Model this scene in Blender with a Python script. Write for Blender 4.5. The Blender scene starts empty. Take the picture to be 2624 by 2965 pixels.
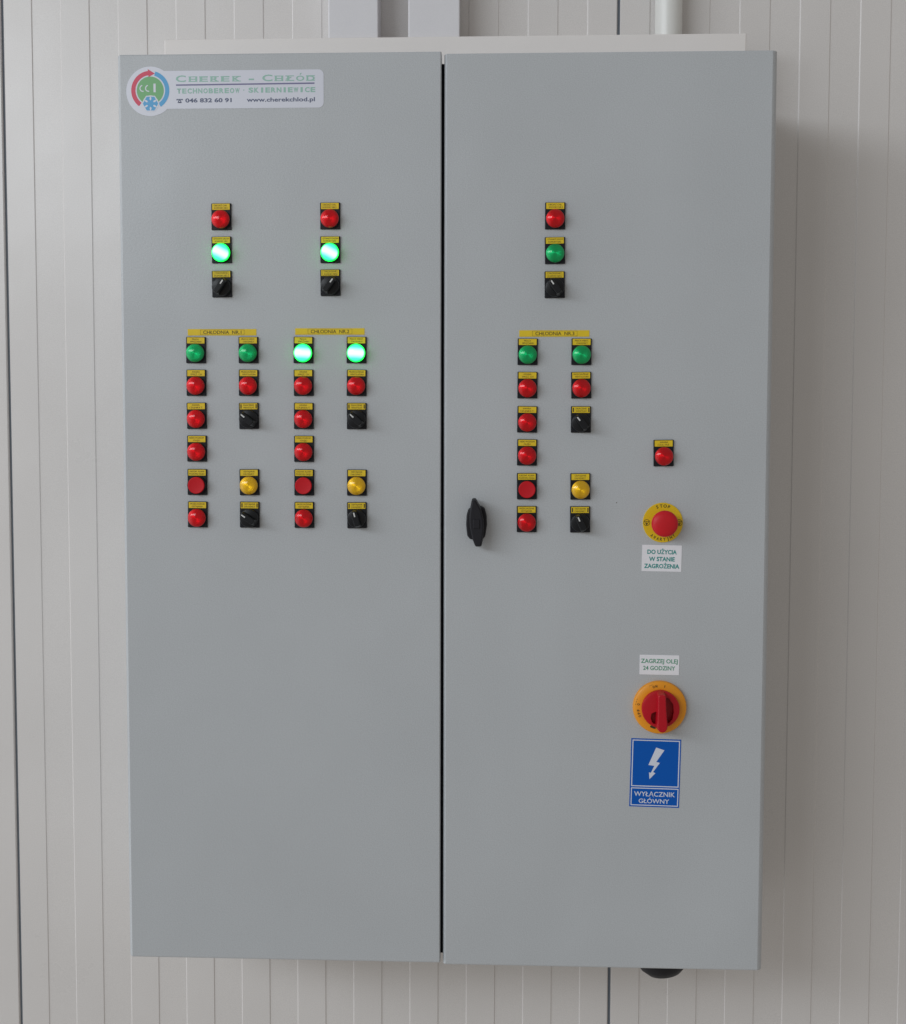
import bpy, bmesh, math, random
from mathutils import Matrix, Vector
random.seed(7)
sc = bpy.context.scene
PI = math.pi
MM = 0.001

# ------------------------------------------------------------------ camera
YAW, PIT, ROL = 0.0433, -0.0632, -0.0021
def cam_matrix():
    cy, sy = math.cos(YAW), math.sin(YAW); cp, sp = math.cos(PIT), math.sin(PIT); cr, sr = math.cos(ROL), math.sin(ROL)
    Rz = Matrix(((cy, -sy, 0), (sy, cy, 0), (0, 0, 1)))
    Rx = Matrix(((1, 0, 0), (0, cp, -sp), (0, sp, cp)))
    Ry = Matrix(((cr, 0, sr), (0, 1, 0), (-sr, 0, cr)))
    R = Rz @ Rx @ Ry
    r, f, u = R.col[0], R.col[1], R.col[2]
    M = Matrix(((r[0], u[0], -f[0], 0.10235), (r[1], u[1], -f[1], -2.00004), (r[2], u[2], -f[2], 0.83791), (0, 0, 0, 1)))
    return M
cd = bpy.data.cameras.new('camera'); cam = bpy.data.objects.new('camera', cd); sc.collection.objects.link(cam)
cam.matrix_world = cam_matrix()
cd.sensor_fit = 'HORIZONTAL'; cd.sensor_width = 36; cd.lens = 36 * 3778.33 / 2624
cd.clip_start = 0.05; cd.clip_end = 100
sc.camera = cam

# ------------------------------------------------------------------ light
w = bpy.data.worlds.new('World'); sc.world = w; w.use_nodes = True
wn = w.node_tree; bg = wn.nodes['Background']
bg.inputs['Strength'].default_value = 1.0
tc = wn.nodes.new('ShaderNodeTexCoord'); sx = wn.nodes.new('ShaderNodeSeparateXYZ'); rp = wn.nodes.new('ShaderNodeValToRGB')
mr = wn.nodes.new('ShaderNodeMapRange'); mr.inputs[1].default_value = -1; mr.inputs[2].default_value = 1
wn.links.new(tc.outputs['Generated'], sx.inputs[0]); wn.links.new(sx.outputs['Z'], mr.inputs[0]); wn.links.new(mr.outputs[0], rp.inputs[0])
# the left side of the room is brighter (daylight from that side)
lx = wn.nodes.new('ShaderNodeMapRange'); lx.inputs[1].default_value = -0.45; lx.inputs[2].default_value = -1.0; lx.inputs[3].default_value = 0; lx.inputs[4].default_value = 1
lx.interpolation_type = 'SMOOTHSTEP'; wn.links.new(sx.outputs['X'], lx.inputs[0])
lc = wn.nodes.new('ShaderNodeVectorMath'); lc.operation = 'SCALE'; lc.inputs[0].default_value = (0.95, 1.0, 1.06); wn.links.new(lx.outputs[0], lc.inputs['Scale'])
la = wn.nodes.new('ShaderNodeVectorMath'); la.operation = 'ADD'; wn.links.new(rp.outputs[0], la.inputs[0]); wn.links.new(lc.outputs[0], la.inputs[1])
wn.links.new(la.outputs[0], bg.inputs['Color'])
rp.color_ramp.elements[0].position = 0.25; rp.color_ramp.elements[0].color = (0.345, 0.315, 0.28, 1)
rp.color_ramp.elements[1].position = 0.75; rp.color_ramp.elements[1].color = (0.345, 0.34, 0.335, 1)

def area(name, loc, target, sxx, syy, power, col):
    l = bpy.data.lights.new(name, 'AREA'); l.shape = 'RECTANGLE'; l.size = sxx; l.size_y = syy; l.energy = power; l.color = col
    o = bpy.data.objects.new(name, l); sc.collection.objects.link(o); o.location = loc
    o.rotation_euler = (Vector(target) - Vector(loc)).to_track_quat('-Z', 'Y').to_euler()
    return o
area('window_light', (-4.6, -5.0, 2.95), (-0.8, 0, 1.0), 5.7, 1.5, 212, (0.88, 0.94, 1.0))
sc.view_settings.view_transform = 'Standard'; sc.view_settings.look = 'None'
sc.view_settings.exposure = -0.14; sc.view_settings.gamma = 1; sc.view_settings.use_curve_mapping = False

# ------------------------------------------------------------------ materials
def mat(name, col, rough=0.5, rvar=0.0, rings=0.0, wav=0.0, metal=0.0, spec=0.5, coat=0, coat_r=0.05, bump=0, bscale=400, mott=0.0, mscale=3, aniso=0, emis=None, sheen_detail=2, speck=0.0):
    m = bpy.data.materials.new(name); m.use_nodes = True; nt = m.node_tree; b = nt.nodes['Principled BSDF']
    b.inputs['Base Color'].default_value = (*col, 1); b.inputs['Roughness'].default_value = rough; b.inputs['Metallic'].default_value = metal
    b.inputs['Specular IOR Level'].default_value = spec; b.inputs['Coat Weight'].default_value = coat; b.inputs['Coat Roughness'].default_value = coat_r
    t = nt.nodes.new('ShaderNodeTexCoord')
    if bump:
        n = nt.nodes.new('ShaderNodeTexNoise'); n.inputs['Scale'].default_value = bscale; n.inputs['Detail'].default_value = sheen_detail
        bm_ = nt.nodes.new('ShaderNodeBump'); bm_.inputs['Strength'].default_value = bump; bm_.inputs['Distance'].default_value = 0.0006
        if wav:
            n3 = nt.nodes.new('ShaderNodeTexNoise'); n3.inputs['Scale'].default_value = 3.5; n3.inputs['Detail'].default_value = 2
            b3 = nt.nodes.new('ShaderNodeBump'); b3.inputs['Strength'].default_value = 1; b3.inputs['Distance'].default_value = wav
            nt.links.new(t.outputs['Object'], n3.inputs['Vector']); nt.links.new(n3.outputs['Fac'], b3.inputs['Height']); nt.links.new(b3.outputs[0], bm_.inputs['Normal'])
        nt.links.new(t.outputs['Object'], n.inputs['Vector']); nt.links.new(n.outputs['Fac'], bm_.inputs['Height']); nt.links.new(bm_.outputs[0], b.inputs['Normal'])
        if coat: nt.links.new(bm_.outputs[0], b.inputs['Coat Normal'])
    if mott or speck:
        n = nt.nodes.new('ShaderNodeTexNoise'); n.inputs['Scale'].default_value = mscale; n.inputs['Detail'].default_value = 5
        n2 = nt.nodes.new('ShaderNodeTexNoise'); n2.inputs['Scale'].default_value = 700; n2.inputs['Detail'].default_value = 1
        nt.links.new(t.outputs['Object'], n.inputs['Vector']); nt.links.new(t.outputs['Object'], n2.inputs['Vector'])
        a = nt.nodes.new('ShaderNodeMapRange'); a.inputs[1].default_value = 0.3; a.inputs[2].default_value = 0.7
        a.inputs[3].default_value = 1 - mott; a.inputs[4].default_value = 1 + mott
        c = nt.nodes.new('ShaderNodeMapRange'); c.inputs[1].default_value = 0.3; c.inputs[2].default_value = 0.7
        c.inputs[3].default_value = 1 - speck; c.inputs[4].default_value = 1 + speck
        nt.links.new(n.outputs['Fac'], a.inputs[0]); nt.links.new(n2.outputs['Fac'], c.inputs[0])
        mu = nt.nodes.new('ShaderNodeMath'); mu.operation = 'MULTIPLY'; nt.links.new(a.outputs[0], mu.inputs[0]); nt.links.new(c.outputs[0], mu.inputs[1])
        vm = nt.nodes.new('ShaderNodeVectorMath'); vm.operation = 'SCALE'; vm.inputs[0].default_value = col
        nt.links.new(mu.outputs[0], vm.inputs['Scale']); nt.links.new(vm.outputs[0], b.inputs['Base Color'])
    if rvar:
        n = nt.nodes.new('ShaderNodeTexNoise'); n.inputs['Scale'].default_value = 5; n.inputs['Detail'].default_value = 6; n.inputs['Roughness'].default_value = 0.65
        a = nt.nodes.new('ShaderNodeMapRange'); a.inputs[1].default_value = 0.3; a.inputs[2].default_value = 0.7
        a.inputs[3].default_value = rough - rvar; a.inputs[4].default_value = rough + rvar
        nt.links.new(t.outputs['Object'], n.inputs['Vector']); nt.links.new(n.outputs['Fac'], a.inputs[0]); nt.links.new(a.outputs[0], b.inputs['Roughness'])
    if rings:
        # fine concentric ridges moulded in the lens
        def N(t_, op=None):
            q = nt.nodes.new(t_)
            if op: q.operation = op
            return q
        L = nt.links.new
        m1 = N('ShaderNodeVectorMath', 'MULTIPLY'); m1.inputs[1].default_value = (1, 0, 1); L(t.outputs['Object'], m1.inputs[0])
        ln = N('ShaderNodeVectorMath', 'LENGTH'); L(m1.outputs[0], ln.inputs[0])
        nz = N('ShaderNodeVectorMath', 'NORMALIZE'); L(m1.outputs[0], nz.inputs[0])
        k = N('ShaderNodeMath', 'MULTIPLY'); k.inputs[1].default_value = 2*PI/0.0011; L(ln.outputs['Value'], k.inputs[0])
        sn = N('ShaderNodeMath', 'SINE'); L(k.outputs[0], sn.inputs[0])
        am = N('ShaderNodeMath', 'MULTIPLY'); am.inputs[1].default_value = rings; L(sn.outputs[0], am.inputs[0])
        sc_ = N('ShaderNodeVectorMath', 'SCALE'); L(nz.outputs[0], sc_.inputs[0]); L(am.outputs[0], sc_.inputs['Scale'])
        vt = N('ShaderNodeVectorTransform'); vt.vector_type = 'VECTOR'; vt.convert_from = 'OBJECT'; vt.convert_to = 'WORLD'; L(sc_.outputs[0], vt.inputs[0])
        ge = N('ShaderNodeNewGeometry'); ad = N('ShaderNodeVectorMath', 'ADD'); L(ge.outputs['Normal'], ad.inputs[0]); L(vt.outputs[0], ad.inputs[1])
        nn = N('ShaderNodeVectorMath', 'NORMALIZE'); L(ad.outputs[0], nn.inputs[0]); L(nn.outputs[0], b.inputs['Normal'])
    if aniso:
        tg = nt.nodes.new('ShaderNodeTangent'); tg.direction_type = 'RADIAL'; tg.axis = 'Y'
        nt.links.new(tg.outputs[0], b.inputs['Tangent']); b.inputs['Anisotropic'].default_value = aniso; b.inputs['Anisotropic Rotation'].default_value = 0.25
    if emis:
        b.inputs['Emission Color'].default_value = (*emis[0], 1); b.inputs['Emission Strength'].default_value = emis[1]
    return m

M = {}
M['wall'] = mat('wall_panel_paint', (0.685, 0.662, 0.645), 0.30, bump=0.10, bscale=160, mott=0.03, mscale=2.5, speck=0.06, wav=0.004, rvar=0.03)
M['seam'] = mat('seam_rubber', (0.19, 0.22, 0.26), 0.8)
M['door'] = mat('grey_powder_coat', (0.464, 0.488, 0.507), 0.34, spec=0.5, bump=0.30, bscale=330, mott=0.03, mscale=4, speck=0.09, rvar=0.04, wav=0.004)
M['body'] = mat('cabinet_body_paint', (0.50, 0.53, 0.55), 0.45, bump=0.2, bscale=330)
M['gasket'] = mat('black_gasket', (0.004, 0.006, 0.012), 0.7, spec=0.2)
M['trunk'] = mat('white_pvc', (0.72, 0.71, 0.73), 0.35, mott=0.02, mscale=12, speck=0.02)
M['trough'] = mat('cream_pvc', (0.80, 0.765, 0.74), 0.45, mott=0.02, mscale=8, speck=0.02)
M['pipe'] = mat('pipe_pvc', (0.74, 0.74, 0.71), 0.3)
M['black'] = mat('black_plastic', (0.009, 0.010, 0.014), 0.42, spec=0.25)
M['knob'] = mat('black_knob_plastic', (0.007, 0.008, 0.010), 0.34, spec=0.3)
M['rubber'] = mat('black_rubber', (0.010, 0.010, 0.014), 0.55, spec=0.3, bump=0.3, bscale=500)
M['tag'] = mat('yellow_legend', (0.74, 0.53, 0.010), 0.5, mott=0.06, mscale=120)
M['header'] = mat('yellow_header_tape', (0.74, 0.53, 0.012), 0.5, mott=0.04, mscale=60)
M['ink'] = mat('dark_ink', (0.06, 0.045, 0.01), 0.6)
M['inkb'] = mat('black_ink', (0.03, 0.03, 0.01), 0.6)
M['white'] = mat('white_marking', (0.62, 0.63, 0.62), 0.4)
M['paper'] = mat('white_paper_label', (0.80, 0.80, 0.84), 0.45, mott=0.02, mscale=60)
M['teal'] = mat('teal_ink', (0.01, 0.27, 0.25), 0.5)
M['green_ink'] = mat('green_ink', (0.10, 0.32, 0.20), 0.5)
M['blue_sign'] = mat('blue_sign_film', (0.0005, 0.095, 0.45), 0.45, spec=0.2)
M['signwhite'] = mat('sign_white_print', (0.66, 0.70, 0.80), 0.45)
M['red_lens'] = mat('red_ribbed_lens', (0.66, 0.0005, 0.006), 0.38, metal=0.85, spec=0.1, coat=0.7, coat_r=0.11, rings=0.55)
M['green_lens'] = mat('green_ribbed_lens', (0.0005, 0.44, 0.13), 0.38, metal=0.85, spec=0.1, coat=0.7, coat_r=0.11, rings=0.55)
M['yellow_lens'] = mat('yellow_ribbed_lens', (0.90, 0.52, 0.002), 0.36, metal=0.8, spec=0.2, coat=1.0, coat_r=0.11, rings=0.55)
M['red_cap'] = mat('red_push_cap', (0.54, 0.008, 0.016), 0.5, spec=0.25)
M['red_mush'] = mat('red_mushroom', (0.56, 0.010, 0.018), 0.42, spec=0.3, mott=0.03, mscale=80)
M['yel_disc'] = mat('yellow_stop_disc', (0.74, 0.50, 0.004), 0.45)
M['orange'] = mat('orange_yellow_escutcheon', (0.80, 0.31, 0.008), 0.4)
M['red_sw'] = mat('red_switch_plastic', (0.46, 0.004, 0.014), 0.38, spec=0.3)
M['vinyl'] = mat('white_vinyl_sticker', (0.66, 0.68, 0.76), 0.3)
M['logo_red'] = mat('logo_red', (0.62, 0.045, 0.10), 0.35)
M['logo_blue'] = mat('logo_blue', (0.08, 0.36, 0.66), 0.35)
M['logo_green'] = mat('logo_green', (0.16, 0.42, 0.17), 0.35)
M['logo_mint'] = mat('logo_mint', (0.30, 0.52, 0.44), 0.35)
M['logo_line'] = mat('logo_violet_line', (0.17, 0.16, 0.30), 0.35)
M['logo_ink'] = mat('logo_dark_ink', (0.09, 0.11, 0.19), 0.35)

def lit_mat(name, ang):
    """a lit green lamp lens: bow-tie highlight painted into the emission as a whiter band, greener at the rim"""
    m = bpy.data.materials.new(name); m.use_nodes = True; nt = m.node_tree; b = nt.nodes['Principled BSDF']; L = nt.links
    b.inputs['Base Color'].default_value = (0.02, 0.5, 0.2, 1); b.inputs['Roughness'].default_value = 0.2
    t = nt.nodes.new('ShaderNodeTexCoord'); s = nt.nodes.new('ShaderNodeSeparateXYZ'); L.new(t.outputs['Object'], s.inputs[0])
    def math_(op, a, b2=None):
        n = nt.nodes.new('ShaderNodeMath'); n.operation = op
        for i, v in enumerate((a, b2)):
            if v is None: continue
            if isinstance(v, (int, float)): n.inputs[i].default_value = v
            else: L.new(v, n.inputs[i])
        return n.outputs[0]
    band = math_('ABSOLUTE', math_('ADD', math_('MULTIPLY', s.outputs['X'], math.sin(ang)), math_('MULTIPLY', s.outputs['Z'], math.cos(ang))))
    r = math_('SQRT', math_('ADD', math_('MULTIPLY', s.outputs['X'], s.outputs['X']), math_('MULTIPLY', s.outputs['Z'], s.outputs['Z'])))
    rb = nt.nodes.new('ShaderNodeMapRange'); rb.inputs[1].default_value = 0.001; rb.inputs[2].default_value = 0.0098; rb.inputs[3].default_value = 1; rb.inputs[4].default_value = 0
    rb.interpolation_type = 'SMOOTHSTEP'; L.new(band, rb.inputs[0])
    rr = nt.nodes.new('ShaderNodeMapRange'); rr.inputs[1].default_value = 0.0108; rr.inputs[2].default_value = 0.0138; rr.interpolation_type = 'SMOOTHSTEP'; L.new(r, rr.inputs[0])
    m1 = nt.nodes.new('ShaderNodeMix'); m1.data_type = 'RGBA'; m1.inputs[6].default_value = (0.06, 1.6, 0.62, 1); m1.inputs[7].default_value = (0.95, 2.2, 1.5, 1); L.new(rb.outputs[0], m1.inputs[0])
    m2 = nt.nodes.new('ShaderNodeMix'); m2.data_type = 'RGBA'; m2.inputs[7].default_value = (0.0, 2.3, 0.10, 1); L.new(rr.outputs[0], m2.inputs[0]); L.new(m1.outputs[2], m2.inputs[6])
    L.new(m2.outputs[2], b.inputs['Emission Color']); b.inputs['Emission Strength'].default_value = 1.15
    return m
M['lit_diag'] = lit_mat('lit_green_lens_diagonal', math.radians(28))
M['lit_flat'] = lit_mat('lit_green_lens', math.radians(3))

# ------------------------------------------------------------------ mesh helpers (all sizes in mm)
def newbm(): return bmesh.new()
def fin(name, bm, mats, parent=None, loc=(0, 0, 0), rot=(0, 0, 0), smooth=None, mesh_only=False, hard=True):
    me = bpy.data.meshes.new(name)
    bmesh.ops.transform(bm, matrix=Matrix.Scale(MM, 4), verts=bm.verts)
    if smooth is not None:
        for f in bm.faces: f.smooth = True
        for e in bm.edges:
            if len(e.link_faces) == 2:
                a1, a2 = sorted(f.calc_area() for f in e.link_faces)
                if e.calc_face_angle(0) > math.radians(smooth) or (hard and a2 > 12*a1 and e.calc_face_angle(0) > 0.01): e.smooth = False
    bm.to_mesh(me); bm.free()
    for m in (mats if isinstance(mats, (list, tuple)) else [mats]): me.materials.append(M[m])
    if mesh_only: return me
    return link(name, me, parent, loc, rot)
def link(name, me, parent=None, loc=(0, 0, 0), rot=(0, 0, 0)):
    o = bpy.data.objects.new(name, me); sc.collection.objects.link(o)
    o.parent = parent; o.location = Vector(loc) * MM; o.rotation_euler = rot
    return o
def box(bm, x0, x1, y0, y1, z0, z1, bev=0, seg=2, mi=0):
    t = bmesh.new(); bmesh.ops.create_cube(t, size=1)
    bmesh.ops.transform(t, matrix=Matrix.Translation(((x0+x1)/2, (y0+y1)/2, (z0+z1)/2)) @ Matrix.Diagonal((x1-x0, y1-y0, z1-z0, 1)), verts=t.verts)
    if bev: bmesh.ops.bevel(t, geom=list(t.edges), offset=bev, segments=seg, affect='EDGES', profile=0.5)
    for f in t.faces: f.material_index = mi
    merge(bm, t)
def merge(bm, t):
    me = bpy.data.meshes.new('tmp'); t.to_mesh(me); t.free(); bm.from_mesh(me); bpy.data.meshes.remove(me)
def lathe(bm, prof, n=64, cx=0, cz=0, mi=0, axis='Y'):
    """prof: (radius, height); height grows towards the viewer (-Y), or downwards for axis Z"""
    rings = []
    for r, h in prof:
        if r < 1e-6:
            rings.append([bm.verts.new((cx, -h, cz) if axis == 'Y' else (cx, 0, -h))]); continue
        rings.append([bm.verts.new((cx + r*math.cos(a), -h, cz + r*math.sin(a)) if axis == 'Y' else (cx + r*math.cos(a), r*math.sin(a), -h)) for a in (2*PI*i/n for i in range(n))])
    fs = []
    for A, B in zip(rings, rings[1:]):
        for i in range(n):
            j = (i+1) % n
            if len(A) == 1 and len(B) == 1: continue
            if len(B) == 1: fs.append(bm.faces.new((A[i], A[j], B[0])))
            elif len(A) == 1: fs.append(bm.faces.new((A[0], B[j], B[i])))
            else: fs.append(bm.faces.new((A[i], A[j], B[j], B[i])))
    for f in fs: f.material_index = mi
    bmesh.ops.recalc_face_normals(bm, faces=fs)
def poly(bm, pts, h, mi=0):
    """flat print at height h in front of the surface"""
    vs = [bm.verts.new((x, -h, z)) for x, z in pts]
    f = bm.faces.new(vs); f.material_index = mi
    f.normal_update()
    if f.normal.y > 0: f.normal_flip()
def prism(bm, pts, h0, h1, taper=1.0, bev=0, mi=0, ctr=None):
    t = bmesh.new(); n = len(pts)
    cx, cz = ctr or (sum(p[0] for p in pts)/n, sum(p[1] for p in pts)/n)
    a = [t.verts.new((x, -h0, z)) for x, z in pts]
    b = [t.verts.new((cx + (x-cx)*taper, -h1, cz + (z-cz)*taper)) for x, z in pts]
    t.faces.new(a); top = t.faces.new(b[::-1])
    for i in range(n): t.faces.new((a[i], b[i], b[(i+1) % n], a[(i+1) % n]))
    bmesh.ops.recalc_face_normals(t, faces=t.faces)
    if bev:
        bmesh.ops.bevel(t, geom=[e for e in t.edges if any(abs(v.co.y + h1) < 1e-6 for v in e.verts)], offset=bev, segments=3, affect='EDGES', profile=0.5)
    for f in t.faces: f.material_index = mi
    merge(bm, t)
def rrect(x0, x1, z0, z1, r, n=8):
    pts = []
    for cx, cz, a0 in ((x1-r, z1-r, 0), (x0+r, z1-r, 90), (x0+r, z0+r, 180), (x1-r, z0+r, 270)):
        for i in range(n+1):
            a = math.radians(a0 + 90*i/n); pts.append((cx + r*math.cos(a), cz + r*math.sin(a)))
    return pts
def frame_rect(bm, x0, x1, z0, z1, w_, h, mi):
    for q in ((x0, x1, z1-w_, z1), (x0, x1, z0, z0+w_), (x0, x0+w_, z0+w_, z1-w_), (x1-w_, x1, z0+w_, z1-w_)):
        poly(bm, [(q[0], q[2]), (q[1], q[2]), (q[1], q[3]), (q[0], q[3])], h, mi)
def text(bm, s, x, z, width, height, h, mi=0, bold=0.018, align='C', rot=0.0, space=1.0, keep=False):
    """letters of a flat print; capitals 'height' mm tall with the baseline at z"""
    cu = bpy.data.curves.new('t', 'FONT'); cu.body = s; cu.size = 1; cu.offset = bold; cu.space_character = space; cu.resolution_u = 3
    o = bpy.data.objects.new('t', cu); sc.collection.objects.link(o)
    bpy.context.view_layer.update()
    me = bpy.data.meshes.new_from_object(o.evaluated_get(bpy.context.evaluated_depsgraph_get()))
    bpy.data.objects.remove(o); bpy.data.curves.remove(cu)
    xs = [v.co.x for v in me.vertices]
    if not xs: return
    sx_ = width / (max(xs)-min(xs)) if width else height/0.72
    sz_ = height / 0.72
    off = {'C': (max(xs)+min(xs))/2, 'L': min(xs), 'R': max(xs)}[align]
    base = len(bm.verts); nf = len(bm.faces)
    bm.from_mesh(me); bpy.data.meshes.remove(me)
    bm.verts.ensure_lookup_table(); bm.faces.ensure_lookup_table()
    ca, sa = math.cos(rot), math.sin(rot)
    for v in bm.verts[base:]:
        px, pz = (v.co.x - off)*sx_, v.co.y*sz_
        v.co = (x + px*ca - pz*sa, -h, z + px*sa + pz*ca)
    for f in bm.faces[nf:]:
        f.material_index = mi; f.normal_update()
        if f.normal.y > 0: f.normal_flip()
def arc_text(bm, s, r, mid, step, height, h, mi, inward=False, wch=None):
    """letters standing round a circle; mid and step in degrees"""
    n = len(s)
    for i, ch in enumerate(s):
        if ch == ' ': continue
        if not inward:
            a = math.radians(mid - (i-(n-1)/2)*step); text(bm, ch, r*math.cos(a), r*math.sin(a), None if ch in 'IJ1' else wch, height, h, mi, 0.022, rot=a-PI/2)
        else:
            a = math.radians(mid + (i-(n-1)/2)*step); text(bm, ch, r*math.cos(a), r*math.sin(a), None if ch in 'IJ1' else wch, height, h, mi, 0.016, rot=a+PI/2)
def circ(cx, cz, r, n=40, a0=0, a1=360):
    return [(cx + r*math.cos(math.radians(a0+(a1-a0)*i/n)), cz + r*math.sin(math.radians(a0+(a1-a0)*i/n))) for i in range(n + (0 if a1-a0 == 360 else 1))]
def ring(bm, cx, cz, r0, r1, h, mi, a0=0, a1=360, n=48):
    for i in range(n):
        t0 = math.radians(a0+(a1-a0)*i/n); t1 = math.radians(a0+(a1-a0)*(i+1)/n)
        poly(bm, [(cx+r0*math.cos(t0), cz+r0*math.sin(t0)), (cx+r1*math.cos(t0), cz+r1*math.sin(t0)), (cx+r1*math.cos(t1), cz+r1*math.sin(t1)), (cx+r0*math.cos(t1), cz+r0*math.sin(t1))], h, mi)
def thing(name, label, cat, loc=(0, 0, 0), group=None):
    o = bpy.data.objects.new(name, None); sc.collection.objects.link(o); o.location = Vector(loc)*MM
    o['label'] = label; o['category'] = cat
    if group: o['group'] = group
    return o

# ------------------------------------------------------------------ the wall: ribbed sandwich panels
wall = bpy.data.objects.new('wall', None); sc.collection.objects.link(wall); wall['kind'] = 'structure'
WY = 300.0; XL, XR = -791.0, 286.0; MOD = XR - XL; RIB = MOD/21; Z0, Z1 = -1100, 3200
def panel(x0, x1, n, first_raised=True):
    step = (x1-x0)/n; D = 1.2; hw = 0.9
    prof = [(x0, WY+14), (x0+0.2, WY+2.5), (x0+1.8, WY)]
    up = True
    for i in range(1, n):
        xx = x0 + step*i
        ya, yb = (WY, WY+D) if up else (WY+D, WY)
        prof += [(xx-hw, ya), (xx-hw*0.4, ya + (yb-ya)*0.2), (xx+hw*0.4, ya + (yb-ya)*0.8), (xx+hw, yb)]; up = not up
    ye = WY if up else WY+D
    prof += [(x1-1.8, ye), (x1-0.2, WY+2.5), (x1, WY+14)]
    bm = newbm()
    a = [bm.verts.new((x, y, Z0)) for x, y in prof]; b = [bm.verts.new((x, y, Z1)) for x, y in prof]
    for i in range(len(prof)-1): bm.faces.new((a[i], a[i+1], b[i+1], b[i]))
    bk = [bm.verts.new((x0, WY+80, Z0)), bm.verts.new((x1, WY+80, Z0)), bm.verts.new((x1, WY+80, Z1)), bm.verts.new((x0, WY+80, Z1))]
    bm.faces.new(bk[::-1]); bm.faces.new((bk[0], a[0], b[0], bk[3])); bm.faces.new((a[-1], bk[1], bk[2], b[-1]))
    fin('wall_panel', bm, 'wall', wall)
panel(XL-MOD+2.5, XL-2.2, 21); panel(XL+2.2, XR-2.2, 21); panel(XR+2.2, XR+MOD-2.5, 21)
for x in (XL, XR):
    bm = newbm(); box(bm, x-3.2, x+3.2, WY+6, WY+40, Z0, Z1); fin('seam', bm, 'seam', wall)

# ------------------------------------------------------------------ cable trunking and pipe above the cabinet
def trunk(x0, x1, label, nm='vertical_trunking'):
    t = thing(nm, label, 'cable trunking', ((x0+x1)/2, WY, 1496), 'vertical cable trunkings above the cabinet')
    W = (x1-x0)/2
    bm = newbm(); box(bm, -W+1.2, W-1.2, -52, -0.3, 0.5, 1500, 0.8); fin('trunking_base', bm, 'trunk', t, smooth=40)
    bm = newbm(); box(bm, -W, W, -61, -45, 0.2, 1500.5, 1.8, 3); fin('trunking_lid', bm, 'trunk', t, smooth=40)
trunk(-207.2, -122.7, 'left of the two wide white vertical cable trunkings above the cabinet')
trunk(-71.9, 14.9, 'right of the two wide white vertical cable trunkings above the cabinet')
t = thing('horizontal_trunking', 'long cream horizontal trunking lying on top of the grey cabinet', 'cable trunking', (3.3, WY, 1400.5))
bm = newbm(); box(bm, -487, 487, -62, -0.3, 0, 90, 0.8); fin('trunking_base', bm, 'trough', t, smooth=40)
bm = newbm(); box(bm, -488.3, 488.3, -70, -58, 0.4, 94.8, 1.5, 3); fin('trunking_lid', bm, 'trough', t, smooth=40)
bm = newbm()
t = bmesh.new(); bmesh.ops.create_cone(t, cap_ends=True, segments=48, radius1=23, radius2=23, depth=1500)
bmesh.ops.translate(t, vec=(0, 0, 750), verts=t.verts); merge(bm, t)
p = fin('conduit_pipe', bm, 'pipe', None, (368, WY-25, 1496), smooth=40)
p['label'] = 'round white pipe rising on the wall above the right door'; p['category'] = 'pipe'

# ------------------------------------------------------------------ the cabinet
cab = thing('electrical_cabinet', 'large grey two-door electrical control cabinet with rows of lamps and switches', 'electrical cabinet', (0, WY, 0))
def CL(x, z, h=0): return (x, -WY - h, z)      # cabinet coordinates of a point h mm in front of the door face
def part(name, bm, mats, x=0, z=0, h=0, rotz=0, label=None, smooth=None, group=None):
    o = fin(name, bm, mats, cab, CL(x, z, h), (0, -rotz, 0), smooth)
    if label: o['label'] = label
    if group: o['group'] = group
    return o

bm = newbm(); box(bm, -496, 496, -276, -0.4, 9, 1393, 2.0)
body = fin('body', bm, 'body', cab, smooth=40)
bm = newbm(); box(bm, -9, 9, -299+14, -276.2, 11, 1391); fin('gasket', bm, 'gasket', cab)

def door(x0, x1, z0, z1, bl, br, label):
    """pressed sheet door: outer vertical edges are rolled, top and bottom are sharp"""
    bm = newbm(); D = 22
    def sect(z, inset):
        pts = []
        pts.append((x0, D)); n = 6
        for i in range(n+1):
            q = i/n; pts.append((x0 + bl*(q - 0.10*math.sin(PI*q)), 1.7*bl*(1-q) - 0.12*bl*math.sin(PI*q) + inset*(0.5 if 0 < i else 0)))
        for i in range(n+1):
            q = i/n; pts.append((x1 - br*(1-q - 0.10*math.sin(PI*q)), br*q - 0.12*br*math.sin(PI*q) + inset*(0.5 if i < n else 0)))
        pts.append((x1, D)); return [bm.verts.new((x, y, z)) for x, y in pts]
    S = [sect(z0, 2.0), sect(z0+0.7, 0.5), sect(z0+2.0, 0), sect(z1-2.0, 0), sect(z1-0.7, 0.5), sect(z1, 2.0)]
    for A, B in zip(S, S[1:]):
        for i in range(len(A)-1): bm.faces.new((A[i], A[i+1], B[i+1], B[i]))
        bm.faces.new((A[-1], A[0], B[0], B[-1]))
    bm.faces.new(S[0][::-1]); bm.faces.new(S[-1])
    bmesh.ops.recalc_face_normals(bm, faces=bm.faces)
    o = fin('door', bm, 'door', cab, (0, -WY, 0), smooth=50); o['label'] = label
    return o
dl = door(-499.5, -3.3, 0.9, 1405.5, 7, 1.6, 'left door with the company sticker')
dr = door(1.0, 498.5, -1.6, 1402.2, 4.2, 7.5, 'right door with the lock handle')

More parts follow.
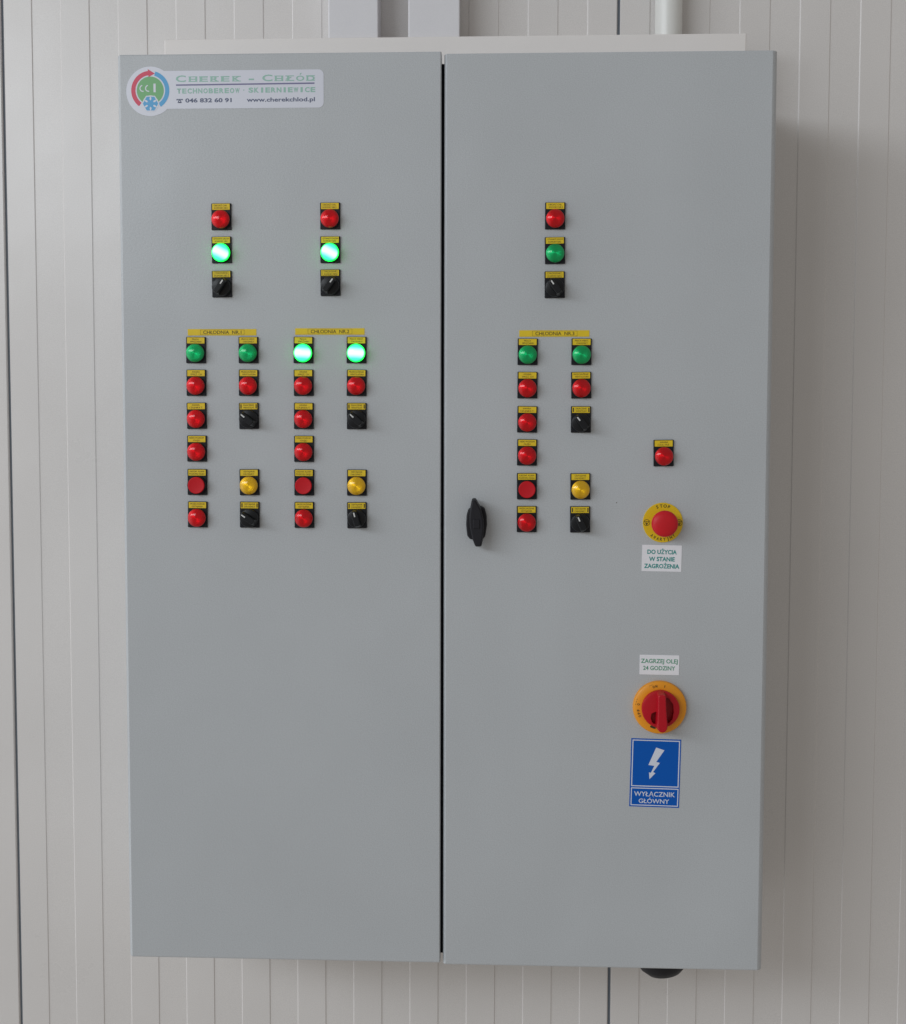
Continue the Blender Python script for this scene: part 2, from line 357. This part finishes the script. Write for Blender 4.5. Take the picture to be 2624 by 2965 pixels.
# lock handle (swinging grip on the right door)
bm = newbm()
prism(bm, [(45, 720), (58, 721.5), (64.5, 718), (67.6, 706), (68.2, 692), (65.5, 674), (61, 669), (42, 669.5), (37.6, 675), (35.8, 692), (36.5, 706), (39, 716)], 0, 11, 0.96, 1.5)
prism(bm, [(45.2, 733), (51.0, 733.6), (59.0, 719), (63.4, 702), (64.2, 688), (62.6, 673), (60.0, 659), (50.8, 658.6), (45.8, 671), (41.6, 690), (40.8, 705), (42.0, 717)], 9, 30, 0.93, 2.0)
box(bm, 47.5, 57.5, -31.2, -28, 688, 702, 0.8)
bmesh.ops.translate(bm, vec=(-52, 0, -696), verts=bm.verts)
hd = fin('lock_handle', bm, 'rubber', dr, (52, 0, 696), smooth=35)
bm = newbm(); lathe(bm, [(0, 0.2), (0.6, 0.2), (0.75, 0)], 12); fin('paint_chip', bm, 'ink', dr, (266, 0, 726.8))

# ---- shared meshes of the control devices
def plate_mesh():
    bm = newbm(); prism(bm, rrect(-15.3, 15.3, -20.2, 20.2, 1.0, 3), 0, 3.0, 0.985, 0.4)
    lathe(bm, [(14.4, 2.8), (14.4, 5.0), (13.9, 5.6), (12.6, 5.7), (0, 5.7)], 48, 0, -4.8)
    return fin('holder', bm, 'black', smooth=35, mesh_only=True)
PLATE = plate_mesh()
def lens_mesh(m):
    bm = newbm(); pr = [(13.6, 5.2), (13.9, 7.5), (13.9, 9.0)]
    for q in [1 - (i/36)**1.8 for i in range(1, 36)] + [0]:
        pr.append((13.9*q, 9.0 + 5.8*(1-q**2.25)**0.66))
    lathe(bm, pr, 96); return fin('lens', bm, m, smooth=80, mesh_only=True, hard=False)
LENS = {k: lens_mesh(k) for k in ('red_lens', 'green_lens', 'yellow_lens', 'lit_diag', 'lit_flat')}
def knob_mesh():
    bm = newbm(); lathe(bm, [(14.1, 5), (14.1, 9.0), (13.4, 10.2), (12.4, 10.6), (0, 10.6)], 64)
    prism(bm, [(-4.2, 12.2), (-2.4, 13.6), (2.4, 13.6), (4.2, 12.2), (5.4, 3), (5.0, -12.5), (0, -13.6), (-5.0, -12.5), (-5.4, 3)], 10.0, 23.5, 0.86, 1.0)
    return fin('knob', bm, 'knob', smooth=35, mesh_only=True)
KNOB = knob_mesh()
bm = newbm(); box(bm, -0.95, 0.95, -24.2, -23.2, 3.6, 10.4); MARK = fin('pointer_mark', bm, 'white', mesh_only=True)
bm = newbm(); lathe(bm, [(12.9, 5), (12.9, 10.5), (12.6, 11.2), (11.9, 11.5), (9, 11.1), (5, 10.8), (0, 10.7)], 64); CAP = fin('push_cap', bm, 'red_cap', smooth=30, mesh_only=True)
bm = newbm(); lathe(bm, [(14.3, 5.0), (14.3, 8.5), (13.6, 9.2), (13.2, 9.0), (13.1, 5.0)], 64); BEZ = fin('bezel', bm, 'black', smooth=30, mesh_only=True)
def tag_mesh(lines, framed=False, ends=False):
    bm = newbm(); prism(bm, rrect(-13.6, 13.4, -4.6, 4.6, 0.5, 2), 0, 0.6)
    n = len(lines)
    for i, l in enumerate(lines):
        wd = min(23.5, 1.75*len(l)+1.5)
        if ends: wd = min(wd, 17)
        text(bm, l, random.uniform(-0.8, 0.8), (0.7, -3.1)[i] if n > 1 else -1.2, wd, 2.45, 0.75, 1, 0.0)
    if framed: frame_rect(bm, -11.5, 11, -4.1, 4.1, 0.35, 0.72, 1)
    if ends:
        for x in (-12.6, 10.9): poly(bm, [(x, -3.2), (x+1.8, -3.2), (x+1.8, 3.2), (x, 3.2)], 0.74, 1)
    return fin('legend_label', bm, ['tag', 'ink'], mesh_only=True)
TAGS = {}
def tag(key):
    if key in TAGS: return TAGS[key]
    T = {'u1': (['OBCIĄŻ CHŁ.', 'KOMORY NR.1'],), 'u1b': (['OBCIĄŻ CHŁ.', 'KOMORY NR.2'],), 'u1c': (['OBCIĄŻ CHŁ.', 'KOMORY NR.3'],),
         'u2': (['OTWARTE DRZWI', 'KOMORY NR1'],), 'u2b': (['OTWARTE DRZWI', 'KOMORY NR2'],), 'u2c': (['OTWARTE DRZWI', 'KOMORY NR3'],),
         'u3': (['CHŁODZENIE', 'KOMORY NR1'], True), 'u3b': (['CHŁODZENIE', 'KOMORY NR2'], True), 'u3c': (['CHŁODZENIE', 'KOMORY NR3'], True),
         'l1': (['PRACA', 'SPRĘŻARKI'],), 'r1': (['PRACA WENT.', 'CHŁODNICY'],), 'l2': (['AWARIA', 'SPRĘŻ. CH'],), 'r2': (['PRZECIĄŻENIE', 'WENTYLATORA'],),
         'l3': (['AWARIA', 'CZUJNIKA T.'],), 'r3': (['ZAŁĄCZENIE', 'WENTYLAT.'], False, True), 'l4': (['NISKI POZIOM', 'OLEJU'],),
         'l5': (['KASOW. ALARM', 'POZIOMU OLEJU'],), 'r5': (['ODTAJANIE', 'CHŁODNICY'],), 'l6': (['PRZECIĄŻENIE', 'ODTAJANIA'],),
         'r6': (['ODTAJANIE', 'CHŁODNICY'], False, True), 's': (['AWARIA', 'CZUJ. FAZ'],)}[key]
    TAGS[key] = tag_mesh(*T); return TAGS[key]
def device(kind, x, z, tkey, lens=None, ang=0, label=None, group=None):
    o = link({'lamp': 'indicator_lamp', 'sel': 'selector_switch', 'push': 'push_button'}[kind], PLATE, cab, CL(x, z), (0, math.radians(random.uniform(-0.9, 0.9)), 0))
    link('legend_label', tag(tkey), o, (0, -3.0, 14.6))
    if kind == 'lamp': link('lens', LENS[lens], o, (0, 0, -4.8))
    elif kind == 'sel':
        link('knob', KNOB, o, (0, 0, -4.8), (0, math.radians(ang), 0)); link('pointer_mark', MARK, o, (0, 0, -4.8), (0, math.radians(ang), 0))
    else:
        link('bezel', BEZ, o, (0, 0, -4.8)); link('push_cap', CAP, o, (0, 0, -4.8))
    o['label'] = label; o['group'] = group
    return o
R_, G_, Y_ = 'red_lens', 'green_lens', 'yellow_lens'
GL, GS, GP = 'round indicator lamps on the cabinet doors', 'black selector switches on the cabinet doors', 'flat red push buttons on the cabinet doors'
colname = {-380.2: 'first', -299: 'second', -214: 'third', -132.4: 'fourth', 128.9: 'fifth', 210.5: 'sixth'}
rowsL = [958.9, 908.9, 858.1, 807.6, 755.9, 705.6]; rowsR = [956.1, 905.5, 853.5, 803.1, 751.4, 700.9]
ordn = ['top', 'second', 'third', 'fourth', 'fifth', 'bottom']
# top group, three columns
for (x, zs, door_, lit, an, sfx) in ((-339.1, (1161.3, 1111.1, 1059.4), 'first', 'lit_diag', 35, ''), (-172.2, (1161.6, 1110.9, 1061.1), 'second', 'lit_diag', 38, 'b'), (169.2, (1160, 1108.3, 1057.2), 'third', G_, -35, 'c')):
    device('lamp', x, zs[0], 'u1'+sfx, R_, label='unlit red lamp on top of the %s upper column of three' % door_, group=GL)
    device('lamp', x, zs[1], 'u2'+sfx, lit, label='%s green lamp in the %s upper column of three' % ('glowing' if lit != G_ else 'unlit', door_), group=GL)
    device('sel', x, zs[2], 'u3'+sfx, ang=an, label='black selector at the foot of the %s upper column' % door_, group=GS)
# main field, six columns
for x, cn in colname.items():
    rows = rowsL if x < 0 else rowsR; left = cn in ('first', 'third', 'fifth')
    lit = 'lit_flat' if cn in ('third', 'fourth') else G_
    s = 'l' if left else 'r'
    device('lamp', x, rows[0], s+'1', lit, label='%s green lamp heading the %s column of the main field' % ('glowing' if lit != G_ else 'unlit', cn), group=GL)
    device('lamp', x, rows[1], s+'2', R_, label='red lamp second from top in the %s column' % cn, group=GL)
    if left:
        device('lamp', x, rows[2], 'l3', R_, label='red lamp third from top in the %s column' % cn, group=GL)
        device('lamp', x, rows[3], 'l4', R_, label='red lamp fourth from top in the %s column' % cn, group=GL)
        device('push', x, rows[4], 'l5', label='flat matt red push button in the %s column' % cn, group=GP)
        device('lamp', x, rows[5], 'l6', R_, label='red lamp at the bottom of the %s column' % cn, group=GL)
    else:
        a3, a6 = {'second': (-50, -56), 'fourth': (-47, -14), 'sixth': (-40, -24)}[cn]
        device('sel', x, rows[2], 'r3', ang=a3, label='black selector in the middle of the %s column' % cn, group=GS)
        device('lamp', x, rows[4], 'r5', Y_, label='yellow lamp in the %s column' % cn, group=GL)
        device('sel', x, rows[5], 'r6', ang=a6, label='black selector at the bottom of the %s column' % cn, group=GS)
device('lamp', 336.3, 802.7, 's', R_, label='lone red lamp above the emergency stop', group=GL)

# column headers
for x0, x1, z0, z1, s, tx in ((-393.1, -286.8, 981.2, 991.0, 'CHŁODNIA  NR.1', -339.5), (-226.9, -120.2, 982.2, 992.0, 'CHŁODNIA  NR.2', -173.3), (116.0, 222.3, 978.8, 988.6, 'CHŁODNIA  NR.3', 170.0)):
    cx, cz = (x0+x1)/2, (z0+z1)/2; W, Hh = (x1-x0)/2, (z1-z0)/2
    bm = newbm(); prism(bm, rrect(-W, W, -Hh, Hh, 0.4, 2), 0, 0.4)
    text(bm, s, tx-cx, -2.5, 59, 5.2, 0.55, 1, 0.008); frame_rect(bm, tx-cx-34, tx-cx+34, -3.9, 3.9, 0.3, 0.5, 1)
    part('header_label', bm, ['header', 'ink'], cx, cz, 0, label='yellow strip reading CHŁODNIA NR.%s' % s[-1], group='yellow column headers')

# emergency stop
bm = newbm(); lathe(bm, [(30.4, 0), (30.4, 1.2), (30.0, 1.8), (0, 1.8)], 96)
arc_text(bm, 'STOP', 23.3, 90, 13.5, 4.8, 1.95, 1)
arc_text(bm, 'AWARYJNY', 28.0, 270, 11.5, 4.9, 1.95, 1, inward=True, wch=3.5)
for cx in (-24.6, 24.6):
    ring(bm, cx, 0, 4.3, 5.0, 1.95, 1)
    for a in (0, 120, 240):
        p0 = Vector((cx + 4.0*math.cos(math.radians(a-90)), 4.0*math.sin(math.radians(a-90)))); p1 = Vector((cx + 4.0*math.cos(math.radians(a+30)), 4.0*math.sin(math.radians(a+30))))
        d = (p1-p0).normalized(); nn = Vector((-d.y, d.x))*0.32
        poly(bm, [tuple(p0-nn), tuple(p1-nn), tuple(p1+nn), tuple(p0+nn)], 1.97, 1)
    poly(bm, [(cx-0.35, -2.5), (cx+0.35, -2.5), (cx+0.35, 2.3), (cx-0.35, 2.3)], 1.98, 1); poly(bm, [(cx-1.5, -1.2), (cx, -2.9), (cx+1.5, -1.2)], 1.99, 1)
es = part('emergency_stop_button', bm, ['yel_disc', 'inkb'], 336.5, 696.6, 0, 0, 'round yellow disc with red mushroom button marked STOP AWARYJNY', smooth=40)
bm = newbm(); lathe(bm, [(13.5, 1.7), (13.5, 18)], 48); fin('neck', bm, 'red_sw', es, smooth=40)
bm = newbm(); lathe(bm, [(13, 16), (17.5, 18.5), (19.6, 22), (20.1, 26), (19.6, 29), (17.8, 31.2), (13, 33), (7, 34), (0, 34.3)], 72); fin('mushroom_head', bm, 'red_mush', es, smooth=50)

# main switch
bm = newbm(); lathe(bm, [(41.0, 0), (41.0, 5), (40.0, 7.5), (37, 9.0), (30, 9.6), (0, 9.6)], 96)
arc_text(bm, 'ON  I', 32.2, 93, 7.2, 3.9, 9.75, 1, wch=2.9)
arc_text(bm, 'OFF O', 31.5, 187, 8.0, 3.9, 9.75, 1, wch=2.9)
for a in (160, 166, 172, 110, 115): arc_text(bm, '-', 36.5, a, 5, 3.0, 9.0, 2, wch=2.2)
poly(bm, [(33.5*math.cos(math.radians(a)), 33.5*math.sin(math.radians(a))) for a in (243, 248, 253, 258)] + [(29.5*math.cos(math.radians(a)), 29.5*math.sin(math.radians(a))) for a in (258, 253, 248, 243)], 9.8, 1)
ms = part('main_switch', bm, ['orange', 'inkb', 'ink'], 334.7, 412.1, 0, 0, 'large orange-yellow rotary switch with red handle', smooth=40)
bm = newbm(); lathe(bm, [(0, 9), (28.4, 9), (28.8, 19), (28.0, 20.8), (25.5, 21.6), (0, 21.8)], 72)
kn = fin('knob', bm, 'red_sw', ms, smooth=40)
bm = newbm()
prism(bm, [(x, z) for x, z in ((5, 19), (12, 17.5), (18.5, 8), (19.5, -4), (17.5, -15), (12.5, -21), (5, -21))], 10.5, 30)
prism(bm, [(x, z) for x, z in ((-5, -3), (-10, -4), (-14.5, -6.5), (-15.5, -13), (-13.5, -19.5), (-11, -22), (-5, -23))], 10.5, 30)
cut = fin('cutter', bm, 'red_sw')
cut.parent = ms
bpy.context.view_layer.update()
md = kn.modifiers.new('slots', 'BOOLEAN'); md.operation = 'DIFFERENCE'; md.object = cut; md.solver = 'EXACT'
bpy.context.view_layer.update()
me = bpy.data.meshes.new_from_object(kn.evaluated_get(bpy.context.evaluated_depsgraph_get()))
kn.modifiers.clear(); kn.data = me; bpy.data.objects.remove(cut)
bm = newbm(); prism(bm, [(-6.4, 27.0), (-4.5, 29.0), (4.5, 29.0), (6.4, 27.0), (7.0, 0), (8.4, -22), (8.0, -29), (4.5, -33.4), (0, -34.6), (-4.5, -33.4), (-8.0, -29), (-8.4, -22), (-7.0, 0)], 13, 40, 0.90, 1.6, ctr=(0, -4))
fin('handle', bm, 'red_sw', ms, (0, 0, 0), (0, math.radians(-1.5), 0), smooth=35)

# printed labels
def slab(W, Hh, mi=0):
    bm = newbm(); prism(bm, rrect(-W/2, W/2, -Hh/2, Hh/2, 0.5, 2), 0, 0.35, mi=mi); return bm
bm = slab(60.3, 40.4)
for s, wd, bl in (('DO UŻYCIA', 44.8, 13.6), ('W STANIE', 39.2, 24.5), ('ZAGROŻENIA', 53.6, 35.4)): text(bm, s, 0.3, 20.2-bl, wd, 6.5, 0.5, 1, 0.03)
part('notice_label', bm, ['paper', 'teal'], 335.5, 641.8, 0, math.radians(-0.9), 'white label reading DO UŻYCIA W STANIE ZAGROŻENIA')
bm = slab(60.4, 30.6)
for s, wd, bl in (('ZAGRZEJ OLEJ', 56.3, 12.5), ('24 GODZINY', 49, 23.4)): text(bm, s, -0.2, 15.3-bl, wd, 6.5, 0.5, 1, 0.02)
part('notice_label', bm, ['paper', 'green_ink'], 333.9, 477.1, 0, math.radians(-0.7), 'small white label reading ZAGRZEJ OLEJ 24 GODZINY')
bm = slab(76.7, 107)
frame_rect(bm, -36.4, 36.6, -21.6, 51.6, 1.5, 0.5, 1); frame_rect(bm, -36.4, 36.6, -51.6, -23.6, 1.4, 0.5, 1)
bolt = [(490, 1240), (588, 1270), (496, 1412), (540, 1422), (462, 1535), (490, 1548), (423, 1622), (415, 1540), (437, 1545), (475, 1460), (405, 1452)]
poly(bm, [((x-488)/7.65, (1432-y)/7.65+15) for x, y in bolt], 0.5, 1)
text(bm, 'WYŁĄCZNIK', 0, 53.5-90.2, 63, 7.4, 0.5, 1, 0.012); text(bm, 'GŁÓWNY', -0.6, 53.5-101, 47, 7.0, 0.5, 1, 0.012)
part('warning_sign', bm, ['blue_sign', 'signwhite'], 329.5, 308.2, 0, math.radians(-1.15), 'blue sign with white lightning arrow reading WYŁĄCZNIK GŁÓWNY')

# company sticker
OX, OZ = -446.7, 1350.4
pts = [(OX+21.6, 1380.6)]
pts = []
a_top, a_bot = math.degrees(math.atan2(30.2, 21.4)), math.degrees(math.atan2(-26.4, 25.9))
n = 60
for i in range(n+1):
    a = math.radians(a_top + (360 + a_bot - a_top)*i/n); pts.append((OX + 37*math.cos(a), OZ + 37*math.sin(a)))
for cx, cz, a0 in ((-189.5, 1332, 270), (-189.5, 1372.8, 0)):
    for i in range(9):
        a = math.radians(a0 + 90*i/8); pts.append((cx + 8*math.cos(a), cz + 8*math.sin(a)))
bm = newbm(); prism(bm, [(x-OX, z-OZ) for x, z in pts], 0, 0.35)
st = part('company_sticker', bm, 'vinyl', OX, OZ, 0, 0, 'white sticker with round logo and company name')
bm = newbm(); hh = 0.5
ring(bm, 0, 1.3, 22.8, 29.3, hh, 0, 92, 233); poly(bm, [(-3.5, 33.2), (7.2, 26.6), (-2.5, 21.4)], hh+0.02, 0)
ring(bm, 0, 1.3, 22.8, 29.3, hh, 1, -57, 74)
poly(bm, circ(0, 1.3, 20.8), hh, 2)
poly(bm, circ(0.2, -18.4, 13.6, 6, 0, 360), hh+0.03, 3); poly(bm, circ(0.2, -18.4, 12.4, 24), hh+0.06, 3); poly(bm, circ(0.2, -18.4, 11.9, 6, 0, 360), hh+0.1, 1)
for k in range(6):
    a = math.radians(60*k+30); dx, dz = math.cos(a), math.sin(a)
    poly(bm, [(0.2 + dx*r_ - dz*s_, -18.4 + dz*r_ + dx*s_) for r_, s_ in ((4.6, 0), (6.6, 1.5), (10.0, 0.9), (10.0, -0.9), (6.6, -1.5))], hh+0.14, 3)
ring(bm, -11.4, 4.5, 3.6, 5.2, hh+0.05, 3, 100, 285, 16); ring(bm, -2.8, 4.5, 3.6, 5.2, hh+0.05, 3, 100, 285, 16)
poly(bm, [(5.0, -1.5), (8.4, -1.5), (8.4, 11.5), (5.0, 11.5)], hh+0.05, 3)
fin('logo', bm, ['logo_red', 'logo_blue', 'logo_green', 'vinyl'], st)
bm = newbm()
k_ = 0.5276
def PX(px): return -407.2 + (px-509.6)*k_ - OX
for ch, px, big in zip('CHEREK-CHŁÓD', (524, 559.5, 590.5, 622, 653, 686, 728.7, 775, 808.6, 840, 869.7, 900), (1, 0, 0, 0, 0, 0, 0, 1, 0, 0, 0, 0)):
    if ch == '-': text(bm, ch, PX(px), 1364.4-OZ, 8, 8, hh, 0, 0.05); continue
    wd = 15.5 if big else 12.6; ht = 9.6 if big else 7.6
    text(bm, 'O' if ch == 'Ó' else ch, PX(px), 1364.2-OZ, wd, ht, hh, 0, 0.02)
    if ch == 'Ó': poly(bm, [(PX(px)-0.8, 1373.2-OZ), (PX(px)+1.0, 1373.2-OZ), (PX(px)+2.4, 1375.6-OZ), (PX(px)+0.4, 1375.6-OZ)], hh+0.03, 0)
    if ch not in 'CÓ':
        for zz in (1364.0, 1364.2+ht-0.9): poly(bm, [(PX(px)-wd/2-0.6, zz-OZ), (PX(px)+wd/2+0.2, zz-OZ), (PX(px)+wd/2+0.2, zz-OZ+1.1), (PX(px)-wd/2-0.6, zz-OZ+1.1)], hh+0.02, 0)
poly(bm, [(PX(510), 1358.3-OZ), (PX(911), 1359.3-OZ), (PX(911), 1361.4-OZ), (PX(510), 1360.4-OZ)], hh, 1)
row2 = 'TECHNOBEREOW'; xs = [518, 536, 552.5, 568, 588, 605.5, 620.5, 637, 654, 670, 688, 701]
for i, ch in enumerate(row2): text(bm, ch, PX(518.5 + i*15.4), 1347.0-OZ, 6.6, 7.2, hh, 0, 0.035)
poly(bm, circ(PX(706.5), 1351-OZ, 0.9, 8), hh, 0)
for i, ch in enumerate('SKIERNIEWICE'): text(bm, ch, PX(727 + i*16.3), 1347.4-OZ, 3.2 if ch == 'I' else 7.2, 7.2, hh, 0, 0.035)
text(bm, '046 832 60 91', PX(536.5), 1333.4-OZ, 71, 6.0, hh, 2, 0.03, 'L'); text(bm, 'www.cherekchlod.pl', PX(912), 1333.6-OZ, 104, 6.2, hh, 2, 0.02, 'R')
ph = [(-4.8, 5.2), (4.8, 5.2), (5.0, 3.2), (3.2, 3.2), (2.6, 4.0), (-2.6, 4.0), (-3.2, 3.2), (-5.0, 3.2)]
poly(bm, [(PX(520)+x, 1333.4-OZ+z) for x, z in ph], hh, 2); ring(bm, PX(520), 1333.4-OZ+1.6, 1.0, 2.4, hh, 2)
poly(bm, [(PX(520)+x, 1333.4-OZ+z) for x, z in ((-3.6, -0.8), (3.6, -0.8), (3.0, 0.2), (-3.0, 0.2))], hh, 2)
fin('lettering', bm, ['logo_mint', 'logo_line', 'logo_ink'], st)

# ------------------------------------------------------------------ fitting under the cabinet
bm = newbm()
lathe(bm, [(0, 0), (30, 0), (34, 8), (44, 22), (47, 38), (45, 54), (39, 68), (28, 79), (14, 85), (0, 86)], 48, axis='Z')
o = fin('cable_fitting', bm, 'rubber', None, (354, 150, 9), (0, math.radians(-9), 0), smooth=40)
o['label'] = 'black rounded fitting peeking out under the cabinet bottom'; o['category'] = 'cable fitting'
